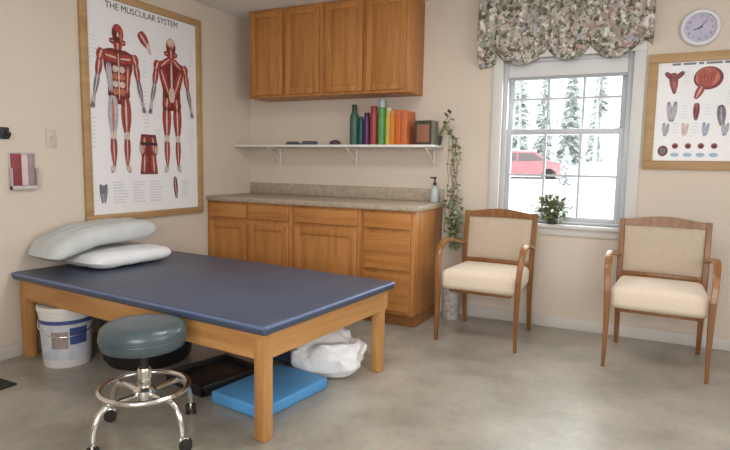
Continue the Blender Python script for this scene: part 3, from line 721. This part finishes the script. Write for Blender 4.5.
# ------------------------------------------------------------------ small things on the left wall
t = thing('brochure_holder', 'clear wall holder with dark red and pale pink leaflets near the pillows', 'holder', (0, -2.24, 1.135), rot=WALL_L)
MB().box(-.082, .082, -.11, .115, .001, .006, .002).build('back_plate', M['acrylic'], t, 30)
o = MB(); o.box(-.082, .082, -.11, -.085, .006, .034, .003).box(-.082, -.077, -.11, .02, .006, .034, .001).box(.077, .082, -.11, .02, .006, .034, .001)
o.build('pocket', M['acrylic'], t, 30)
MB().box(-.072, -.012, -.083, .108, .007, .016, .001).build('leaflet', M['redpaper'], t, 30)
MB().box(-.010, .030, -.083, .100, .007, .015, .001).build('leaflet', M['pinkpaper'], t, 30)
MB().box(.032, .070, -.083, .108, .007, .016, .001).build('leaflet', colour('grey_rose_leaflet', (0.33, 0.25, 0.25)), t, 30)
t = thing('light_switch', 'ivory light switch plate on the wall beside the muscle poster', 'switch', (0, -2.045, 1.345), rot=WALL_L)
MB().box(-.036, .036, -.058, .058, .0005, .006, .003).build('plate', M['ivory'], t, 30)
MB().box(-.005, .005, -.012, .012, .006, .016, .002).build('toggle', M['ivory'], t, 30)
t = thing('wall_hook', 'small black wall hook above the red leaflets', 'hook', (0, -2.335, 1.362), rot=WALL_L)
MB().box(-.028, .022, -.036, .034, .0005, .014, .004).build('plate', M['black'], t, 30)
o = MB(); o.tube([(0, .01, .012), (0, -.01, .03), (0, -.022, .045), (0, -.012, .055), (0, .004, .056)], .006, 8); o.build('prong', M['black'], t, 40)

# ------------------------------------------------------------------ mat table
TA = math.radians(-5.3)
T = thing('mat_table', 'wide low wooden treatment table with a navy padded top', 'table', (0.012, -2.345, 0), TA)
TL, TW, TH = 2.02, 1.14, .531
o = MB(); o.box(0, TL, 0, TW, TH - .045, TH, .014, 0, 3); o = o.build('padded_top', M['navy'], T, 40)
o = MB(); 
pth = [(0.004, 0.004), (TL - .004, 0.004), (TL - .004, TW - .004), (0.004, TW - .004)]
for i in range(4):
    a = pth[i]; b2 = pth[(i + 1) % 4]; o.tube([(a[0], a[1], TH - .012), (b2[0], b2[1], TH - .012)], .0085, 8)
o.build('sheen_piping', M['navysheen'], T, 50)  # carries the painted sheen along the pad edge
ins = .03; rt = .038; rz0, rz1 = TH - .165, TH - .046
MB().box(ins, TL - ins, ins, ins + rt, rz0, rz1, .004).build('rail', M['pinex'], T, 30)
MB().box(ins, TL - ins, TW - ins - rt, TW - ins, rz0, rz1, .004).build('rail', M['pinex'], T, 30)
MB().box(ins, ins + rt, ins + rt, TW - ins - rt, rz0, rz1, .004).build('rail', M['piney'], T, 30)
MB().box(TL - ins - rt, TL - ins, ins + rt, TW - ins - rt, rz0, rz1, .004).build('rail', M['piney'], T, 30)
MB().box(ins + rt, TL - ins - rt, ins + rt, TW - ins - rt, rz1 - .02, rz1).build('deck_board', M['pinex'], T)
lw = .060
for (a, b2) in ((ins - .002, ins - .002), (TL - ins - lw + .002, ins - .002), (ins - .002, TW - ins - lw + .002), (TL - ins - lw + .002, TW - ins - lw - .03)):
    zt = rz1 - .021
    MB().box(a, a + lw, b2, b2 + lw, 0, zt, .006).build('leg', M['pinez'], T, 30)

# pillows
def pillow_mesh(Lx, Ly, h, seed, sag=0.0, n=26):
    vs, fs = [], []
    for side in (1, -1):
        base = len(vs)
        for j in range(n + 1):
            for i in range(n + 1):
                u = -1 + 2 * i / n; v = -1 + 2 * j / n
                pin = 1 - .10 * abs(u) ** 5; pin2 = 1 - .10 * abs(v) ** 5
                th = (max(0, 1 - u ** 6) ** .5) * (max(0, 1 - v ** 6) ** .5)
                wr = noise.noise(Vector((u * 2.4 + seed, v * 2.4, side * 3.0))) * .16 + noise.noise(Vector((u * 6 + seed, v * 5, side * 9.0))) * .06
                z = side * h / 2 * th * (1 + wr)
                if side < 0: z *= .75
                vs.append((u * Lx / 2 * pin2, v * Ly / 2 * pin, z - sag * max(0, -v) ** 2.2))
        for j in range(n):
            for i in range(n):
                a = base + j * (n + 1) + i; q = (a, a + 1, a + n + 2, a + n + 1); fs.append(q if side > 0 else q[::-1])
    return MB().add(vs, fs)
o = pillow_mesh(.40, .62, .115, 2.0).build('pillow', M['pillow'], None, 70, merge=True)
o.location = (.305, -1.80, TH + .050); o.rotation_euler = (0, math.radians(0), math.radians(-3))
tag(o, 'white pillow lying flat on the navy table top, under the other pillow', 'pillow')
o = pillow_mesh(.34, .80, .15, 7.5, .085).build('pillow', M['pillowgrey'], None, 70, merge=True)
o.location = (.195, -1.885, TH + .196); o.rotation_euler = (math.radians(2), math.radians(2), math.radians(-2))
tag(o, 'pale grey pillow on top of the white pillow, against the wall', 'pillow')

# ------------------------------------------------------------------ stool
ST = thing('rolling_stool', 'round teal padded rolling stool with chrome footring and casters', 'stool', (1.49, -2.685, 0), math.radians(38))
MB().lathe([(0, .405), (.154, .405), (.172, .412), (.179, .43), (.180, .475), (.176, .494), (.160, .509), (.115, .517), (0, .518)], 48).build('seat', M['teal'], ST, 60)
MB().tube([(.1805 * math.cos(2 * PI * k / 48), .1805 * math.sin(2 * PI * k / 48), .452) for k in range(48)], .004, 6, closed=True).build('seat_piping', M['teal'], ST, 60)
MB().lathe([(0, .385), (.07, .385), (.09, .405), (0, .405)], 24).build('seat_plate', M['black'], ST, 40)
MB().lathe([(.030, .19), (.030, .30), (.026, .31), (0, .31)], 24).build('cylinder', M['chrome'], ST, 40)
MB().lathe([(.019, .30), (.019, .39), (0, .39)], 20).build('piston', M['black'], ST, 40)
MB().tube([(.185 * math.cos(2 * PI * k / 64), .185 * math.sin(2 * PI * k / 64), .222) for k in range(64)], .0125, 12, closed=True).build('foot_ring', M['chrome'], ST, 60)
MB().lathe([(0, .165), (.045, .165), (.05, .18), (.05, .215), (.036, .23), (0, .23)], 24).build('hub', M['chrome'], ST, 40)
for k in range(4):
    a = PI / 4 + k * PI / 2; ca, sa = math.cos(a), math.sin(a)
    prof = [(.03, .195), (.08, .197), (.135, .199), (.180, .197), (.215, .175), (.234, .14), (.244, .10), (.247, .07)]
    lg = MB().tube([(r * ca, r * sa, z) for r, z in prof], .0135, 10).build('leg', M['chrome'], ST, 60)
    cs = MB(); cx, cy = .247 * ca, .247 * sa
    cs.T = Matrix.Translation((cx, cy, 0)) @ Matrix.Rotation(a + .9, 4, 'Z')
    for s in (-1, 1): cs.T = Matrix.Translation((cx, cy, 0)) @ Matrix.Rotation(a + .9, 4, 'Z') @ Matrix.Translation((.012, s * .015, .027)) @ Matrix.Rotation(PI / 2, 4, 'X'); cs.lathe([(0, -.008), (.022, -.008), (.0265, -.004), (.0265, .004), (.022, .008), (0, .008)], 20)
    cs = cs.build('caster', M['rubber'], lg, 40)
    fk = MB(); fk.T = Matrix.Translation((cx, cy, 0)) @ Matrix.Rotation(a + .9, 4, 'Z')
    fk.tube([(0, 0, .075), (0, 0, .055)], .008, 8); fk.box(-.012, .026, -.006, .006, .03, .06, .004); fk.build('caster_fork', M['chrome'], lg, 40)

# ------------------------------------------------------------------ things under the table
t = thing('plastic_pail', 'white lidded plastic pail with a printed label under the table', 'bucket', (.353, -2.238, 0), math.radians(-40))
MB().lathe([(0, 0), (.126, 0), (.130, .006), (.146, .30), (.150, .302), (.150, .318), (.147, .32), (.147, .335), (.0, .335)], 40).build('body', M['pail'], t, 40)
MB().lathe([(0, .336), (.150, .336), (.156, .332), (.158, .345), (.156, .36), (.146, .362), (.140, .355), (0, .355)], 40).build('lid', M['pail'], t, 40)
def band(a0, a1, z0, z1, off, m, nm):
    vs, fs = [], []; n = 14
    for i in range(n + 1):
        a = math.radians(a0 + (a1 - a0) * i / n)
        for z in (z0, z1):
            r = .130 + (.146 - .130) * (z - .006) / .294 + off
            vs.append((r * math.cos(a), r * math.sin(a), z)); vs.append(((r - .002) * math.cos(a), (r - .002) * math.sin(a), z))
    for i in range(n):
        b2 = i * 4; c2 = b2 + 4
        fs += [(b2, c2, c2 + 2, b2 + 2), (b2 + 1, b2 + 3, c2 + 3, c2 + 1), (b2, b2 + 1, c2 + 1, c2), (b2 + 2, c2 + 2, c2 + 3, b2 + 3)]
    fs += [(0, 2, 3, 1), (n * 4, n * 4 + 1, n * 4 + 3, n * 4 + 2)]
    MB().add(vs, fs).build(nm, m, t, 60)
band(-75, 85, .05, .285, .0015, M['label'], 'label')
band(10, 50, .14, .24, .0032, M['labelblue'], 'label_square')
band(-30, 6, .12, .22, .0032, M['labeltan'], 'label_print')
band(-70, 75, .262, .285, .0032, M['labelblue'], 'label_stripe')
o = MB(); o.tube([(.152 * math.cos(a), .152 * math.sin(a), .312 - .12 * math.sin((a - math.radians(-130)) / math.radians(260) * PI)) for a in [math.radians(-130 + 260 * k / 24) for k in range(25)]], .003, 6)
o.build('wire_handle', M['chrome'], t, 60)

t = thing('black_tub', 'black round plastic tub under the table behind the stool', 'tub', (.715, -1.955, 0), math.radians(20))
MB().lathe([(0, 0), (.235, 0), (.255, .03), (.265, .15), (.270, .305), (.276, .308), (.276, .325), (.262, .326), (.256, .31), (.25, .06), (0, .05)], 44).build('body', M['black'], t, 40)
for s in (-1, 1): MB().tube([(s * .262, -.06, .27), (s * .288, -.05, .262), (s * .294, 0, .258), (s * .288, .05, .262), (s * .262, .06, .27)], .008, 8).build('side_handle', M['black'], t, 50)

t = thing('shallow_tray', 'flat black tray on the floor between the black tub and the blue pad', 'tray', (1.315, -2.035, 0), math.radians(-14))
o = MB(); hx, hy = .17, .20
o.box(-hx, hx, -hy, hy, 0, .012, .003)
o.box(-hx, hx, -hy, -hy + .02, .01, .06, .004).box(-hx, hx, hy - .02, hy, .01, .06, .004).box(-hx, -hx + .02, -hy, hy, .01, .06, .004).box(hx - .02, hx, -hy, hy, .01, .06, .004)
o.build('body', M['black'], t, 30)
MB().box(-hx + .021, hx - .021, -hy + .021, hy - .021, .012, .03, .003).build('lining', M['tray'], t, 30)

o = MB().box(-.18, .18, -.25, .25, 0, .062, .012, 0, 3).build('foam_pad', M['bluefoam'], None, 40)
o.location = (1.722, -2.065, 0); o.rotation_euler = (0, 0, math.radians(-8))
tag(o, 'bright blue foam pad lying on the floor behind the near table leg', 'pad')

t = thing('plastic_bag', 'crumpled white plastic bag on the floor behind the blue pad', 'bag', (1.832, -1.672, 0), math.radians(22))
def lump(rx, ry, h, seed, amp, n=36):
    bm = bmesh.new(); bmesh.ops.create_icosphere(bm, subdivisions=4, radius=1)
    for v in bm.verts:
        d = v.co.copy(); k = 1 + amp * noise.noise(d * 1.6 + Vector((seed, 0, 0))) + amp * .55 * abs(noise.noise(d * 4.5 + Vector((0, seed, 0)))) + amp * .2 * noise.noise(d * 10)
        e = Vector((math.copysign(abs(d.x) ** .62, d.x) * rx, math.copysign(abs(d.y) ** .62, d.y) * ry, (d.z * .5 + .5) * h)) 
        v.co = Vector((e.x * k, e.y * k, max(0.0, e.z * (k if d.z > 0 else 1))))
    bm.verts.index_update()
    o = MB().add([v.co[:] for v in bm.verts], [[v.index for v in f.verts] for f in bm.faces]); bm.free(); return o
lump(.185, .125, .235, 4.0, .24).build('body', M['bag'], t, 50)
o = MB(); 
for k in range(2):
    a = k * .9 - .9; o.add([(0, 0, .18), (.05 * math.cos(a), .05 * math.sin(a), .235), (.085 * math.cos(a + .4), .085 * math.sin(a + .4), .215), (.03 * math.cos(a + .7), .03 * math.sin(a + .7), .19)], [(0, 1, 2, 3)])
x = o.build('tied_ends', M['bag'], t, 50); s_ = x.modifiers.new('thick', 'SOLIDIFY'); s_.thickness = .003
t = thing('cloth_bundle', 'dark navy cloth bundle half hidden behind the near table leg', 'cloth', (1.50, -1.60, 0))
lump(.105, .08, .12, 9.0, .3).build('body', M['navycloth'], t, 50)

o = MB().box(-.21, .21, -.40, .40, 0, .010, .004).build('floor_mat', M['rubber'], None, 30)
o.location = (.235, -3.005, 0); o.rotation_euler = (0, 0, math.radians(0))
tag(o, 'thin black floor mat by the wall below the leaflets', 'mat')

t = thing('wastebasket', 'small white speckled wastebasket on the floor behind the chair by the cabinets', 'wastebasket', (2.085, -.155, 0))
MB().lathe([(0, 0), (.058, 0), (.062, .006), (.075, .27), (.079, .272), (.079, .285), (.073, .285), (.058, .02), (0, .02)], 28).build('body', mat('speckled_white', (0.62, 0.58, 0.55), 0.6, col2=(0.34, 0.31, 0.30), noise_scale=32), t, 40)

# ------------------------------------------------------------------ armchairs
def armchair(label, loc, rz):
    t = thing('armchair', label, 'chair', loc, rz, 'upholstered wooden armchairs by the window')
    # local: front = -y, seat width along x
    o = MB()
    vs, fs = [], []
    def seat_outline(w1, w2, y0, y1): return w1, w2
    bm_ = MB().box(-.268, .268, -.250, .240, .360, .496, .040, 0, 4)
    def tap(p):
        k = (p.y + .265) / .5; s = 1.0 - .08 * k
        crown = .008 * max(0, 1 - (p.x / .25) ** 2) * max(0, 1 - ((p.y + .02) / .26) ** 2) if p.z > .45 else 0
        return (p.x * s, p.y, p.z + crown)
    bm2 = bmesh.new(); me_ = bpy.data.meshes.new('seat_tmp'); me_.from_pydata(bm_.v, [], bm_.f); bm2.from_mesh(me_)
    bmesh.ops.subdivide_edges(bm2, edges=[e for e in bm2.edges if e.calc_length() > .1], cuts=6, use_grid_fill=True)
    bm2.verts.index_update()
    o = MB().add([tap(v.co) for v in bm2.verts], [[v.index for v in f.verts] for f in bm2.faces]); bm2.free(); bpy.data.meshes.remove(me_)
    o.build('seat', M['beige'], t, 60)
    MB().box(-.215, .215, -.205, .205, .338, .362, .004).build('seat_frame', M['chairwood'], t, 30)
    for s in (-1, 1):   # front legs run up into the arm supports
        o = MB()
        o.bar([(s * .274, -.272, 0), (s * .272, -.270, .15), (s * .272, -.268, .32), (s * .276, -.269, .47)], [.020, .025, .032, .034], [.022, .029, .037, .036])
        o.build('front_leg', M['chairwood'], t, 40)
        o = MB(); o.bar([(s * .276, -.269, .468), (s * .280, -.262, .54), (s * .283, -.244, .60), (s * .284, -.212, .646), (s * .284, -.165, .676), (s * .282, -.10, .686), (s * .275, .0, .676), (s * .268, .12, .652), (s * .258, .235, .630)], [.034, .035, .037, .040, .042, .042, .040, .034, .028], [.036, .034, .030, .027, .025, .024, .023, .022, .022])
        o.build('arm', M['chairarm'], t, 40)
        o = MB(); o.bar([(s * .248, .295, 0), (s * .248, .262, .20), (s * .250, .245, .40), (s * .252, .252, .55), (s * .254, .278, .72), (s * .256, .305, .872)], [.026, .032, .036, .036, .034, .032], [.028, .034, .040, .036, .032, .028])
        o.build('rear_leg', M['chairwood'], t, 40)
    # back: crest rail with a raised centre, lower rail, upholstered panel
    def back_y(z): return .245 + max(0, z - .45) * .145
    o = MB(); vs, fs = [], []; n = 24
    for i in range(n + 1):
        u = -1 + 2 * i / n; x = u * .268
        zt = .872 + .024 * max(0, math.cos(u * PI / 2 * 1.25)) ** 1.2; zb = .826 + .006 * (1 - u * u)
        c = .018 * (1 - u * u)
        for (z, dy) in ((zb, -.013), (zt, -.013), (zt, .013), (zb, .013)): vs.append((x, back_y(z) + dy + c * 0.6, z))
    for i in range(n):
        a = i * 4
        for k in range(4): fs.append((a + k, a + (k + 1) % 4, a + 4 + (k + 1) % 4, a + 4 + k))
    fs += [(0, 3, 2, 1), (n * 4, n * 4 + 1, n * 4 + 2, n * 4 + 3)]
    o.add(vs, fs).build('crest_rail', M['chairwood'], t, 40)
    MB().box(-.236, .236, back_y(.50) - .013, back_y(.50) + .013, .483, .522, .004).build('lower_rail', M['chairwood'], t, 30)
    o = MB(); n, m_ = 14, 12; vs, fs = [], []
    for side in (-1, 1):
        for j in range(m_ + 1):
            for i in range(n + 1):
                u = -1 + 2 * i / n; v = j / m_; z = .520 + v * (.832 - .520); x = u * .237
                dome = .020 * (max(0, 1 - u ** 4) ** .5) * (max(0, 1 - (2 * v - 1) ** 4) ** .5) + .004
                vs.append((x, back_y(z) + side * dome + .006 * (1 - u * u), z))
    N = (n + 1) * (m_ + 1)
    for sd in (0, 1):
        for j in range(m_):
            for i in range(n):
                a = sd * N + j * (n + 1) + i; q = (a, a + 1, a + n + 2, a + n + 1); fs.append(q if sd == 0 else q[::-1])
    rim = [i for i in range(n + 1)] + [(j + 1) * (n + 1) + n for j in range(m_)] + [m_ * (n + 1) + i for i in range(n - 1, -1, -1)] + [j * (n + 1) for j in range(m_ - 1, 0, -1)]
    for k in range(len(rim)):
        a, b2 = rim[k], rim[(k + 1) % len(rim)]; fs.append((a, b2, b2 + N, a + N))
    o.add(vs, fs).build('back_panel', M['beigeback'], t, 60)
    return t
armchair('beige upholstered wooden armchair beside the oak base cabinets', (2.450, -.475, 0), math.radians(-1.5))
armchair('beige upholstered wooden armchair below the small framed chart', (3.535, -.475, 0), math.radians(-2.5))

# ------------------------------------------------------------------ outside the window
g = MB(); n = 40; vs, fs = [], []
for j in range(n + 1):
    for i in range(n + 1):
        x = -60 + 130 * i / n; y = .3 + (j / n) ** 1.6 * 110
        z = -.35 + .042 * min(y, 60) + .10 * noise.noise(Vector((x * .12, y * .12, 0))) * min(1, y / 12)
        vs.append((x, y, z))
for j in range(n):
    for i in range(n):
        a = j * (n + 1) + i; fs.append((a, a + 1, a + n + 2, a + n + 1))
gr = g.add(vs, fs).build('snow_ground', M['snow'], None, 80); struct(gr)
def gz(y): return -.35 + .042 * min(y, 60)

car = thing('parked_car', 'red parked car in the snow seen through the lower window panes', 'car', (-2.15, 24.0, gz(24) - .16), math.radians(8))
side = [(-2.2, .30), (-2.25, .62), (-2.1, .86), (-1.45, .95), (-.85, 1.40), (.75, 1.44), (1.35, 1.02), (2.05, .88), (2.2, .62), (2.18, .30)]
o = MB(); o.T = Matrix.Rotation(PI / 2, 4, 'X'); o.prism(side, -.85, .85); body = o.build('body', M['carred'], car, 30)
bv = body.modifiers.new('round', 'BEVEL'); bv.width = .08; bv.segments = 3
o = MB(); o.T = Matrix.Rotation(PI / 2, 4, 'X'); o.prism([(-1.28, .97), (-.78, 1.34), (-.10, 1.36), (-.10, .97)], .845, .862); o.prism([(-.02, .97), (-.02, 1.36), (.70, 1.36), (1.2, 1.0)], .845, .862)
o.build('side_window', M['cardark'], car)
o = MB()
for x in (-1.4, 1.4):
    for y in (-.80, .80):
        o2 = MB(); o2.T = Matrix.Translation((x, y, .32)) @ Matrix.Rotation(PI / 2, 4, 'X'); o2.lathe([(0, -.1), (.26, -.1), (.32, -.06), (.32, .06), (.26, .1), (0, .1)], 24); o2.build('wheel', M['rubber'], car, 40)
o = MB(); o.box(-.9, .8, -.7, .7, 1.43, 1.50, .03); o.build('roof_snow', M['snow'], car, 40)

def conifer(x, y, h, label, m='needles', wide=.125):
    t = thing('conifer_tree', label, 'tree', (x, y, gz(y) - .3), group='snowy trees beyond the yard')
    MB().tube([(0, 0, 0), (0, 0, h * .5), (0, 0, h)], [h * .02, h * .012, .02], 7).build('trunk', M['bark'], t, 60)
    o = MB(); L = 30
    for k in range(L):
        z = h * (.06 + .92 * k / L); r = h * wide * (1 - k / L) ** .8 + .06; n = 15
        for i in range(n):
            a = 2 * PI * i / n + k * 1.7 + rnd.uniform(-.2, .2); rr = r * rnd.uniform(.55, 1.1); zz = z + rnd.uniform(-.03, .03) * h
            d = Vector((math.cos(a), math.sin(a), 0)); w = Vector((-d.y, d.x, 0)) * rr * .22; dr = rr * rnd.uniform(.1, .6)
            b = Vector((0, 0, zz)); m1 = b + d * rr * .6 + Vector((0, 0, -dr * .3)); e = b + d * rr + Vector((0, 0, -dr))
            o.add([b, m1 + w, e, m1 - w, m1 + Vector((0, 0, .06 * rr))], [(0, 1, 4), (1, 2, 4), (2, 3, 4), (3, 0, 4)])
    o.build('boughs', M[m], t)
    return t
def bare(x, y, h, label):
    t = thing('bare_tree', label, 'tree', (x, y, gz(y) - .3), group='snowy trees beyond the yard')
    o = MB(); o.tube([(0, 0, 0), (rnd.uniform(-.1, .1), 0, h * .35), (rnd.uniform(-.2, .2), 0, h * .7), (rnd.uniform(-.3, .3), 0, h)], [h * .018, h * .014, h * .008, .02], 7); o.build('trunk', M['bark'], t, 60)
    o = MB()
    def grow(p, d, L, r, lev):
        q = p + d * L; m = (p + q) / 2 + Vector((rnd.uniform(-.1, .1), rnd.uniform(-.1, .1), 0)) * L * .5
        o.tube([p, m, q], [r, r * .8, r * .5], 4)
        if lev > 0:
            for _ in range(4):
                dd = (d + Vector((rnd.uniform(-.8, .8), rnd.uniform(-.6, .6), rnd.uniform(-.1, .7)))).normalized(); grow(p + (q - p) * rnd.uniform(.35, 1), dd, L * .6, r * .6, lev - 1)
    for k in range(14):
        z = h * rnd.uniform(.12, .92); a = rnd.uniform(0, 2 * PI); grow(Vector((0, 0, z)), Vector((math.cos(a), math.sin(a) * .6, rnd.uniform(.4, 1.1))).normalized(), h * .085 * (1.15 - z / h), h * .005, 2)
    o.build('branches', M['bark'], t)
# rows of trees at growing distance, spread over the wedge the window shows
for r_, (y, n_, h0) in enumerate(((34, 6, 7.5), (41, 6, 9.0), (48, 6, 10.5), (55, 6, 12))):
    for k in range(n_):
        s_ = -.31 + .43 * (k + .5 * (r_ % 2) + rnd.uniform(-.12, .12)) / (n_ - .5)
        yy = y + rnd.uniform(-1, 1); x = 3.40 + s_ * (yy + 4.4); h = h0 * rnd.uniform(.8, 1.15)
        if (k * 2 + r_) % 3: conifer(x, yy, h, 'snow-dusted evergreen tree beyond the yard, seen through the window')
        else: bare(x, yy, h, 'frosted bare tree beyond the yard, seen through the window')
t = conifer(.52, 20, 1.9, 'small snow-covered evergreen standing in the yard beyond the window', 'snow', .24)
del t['group']
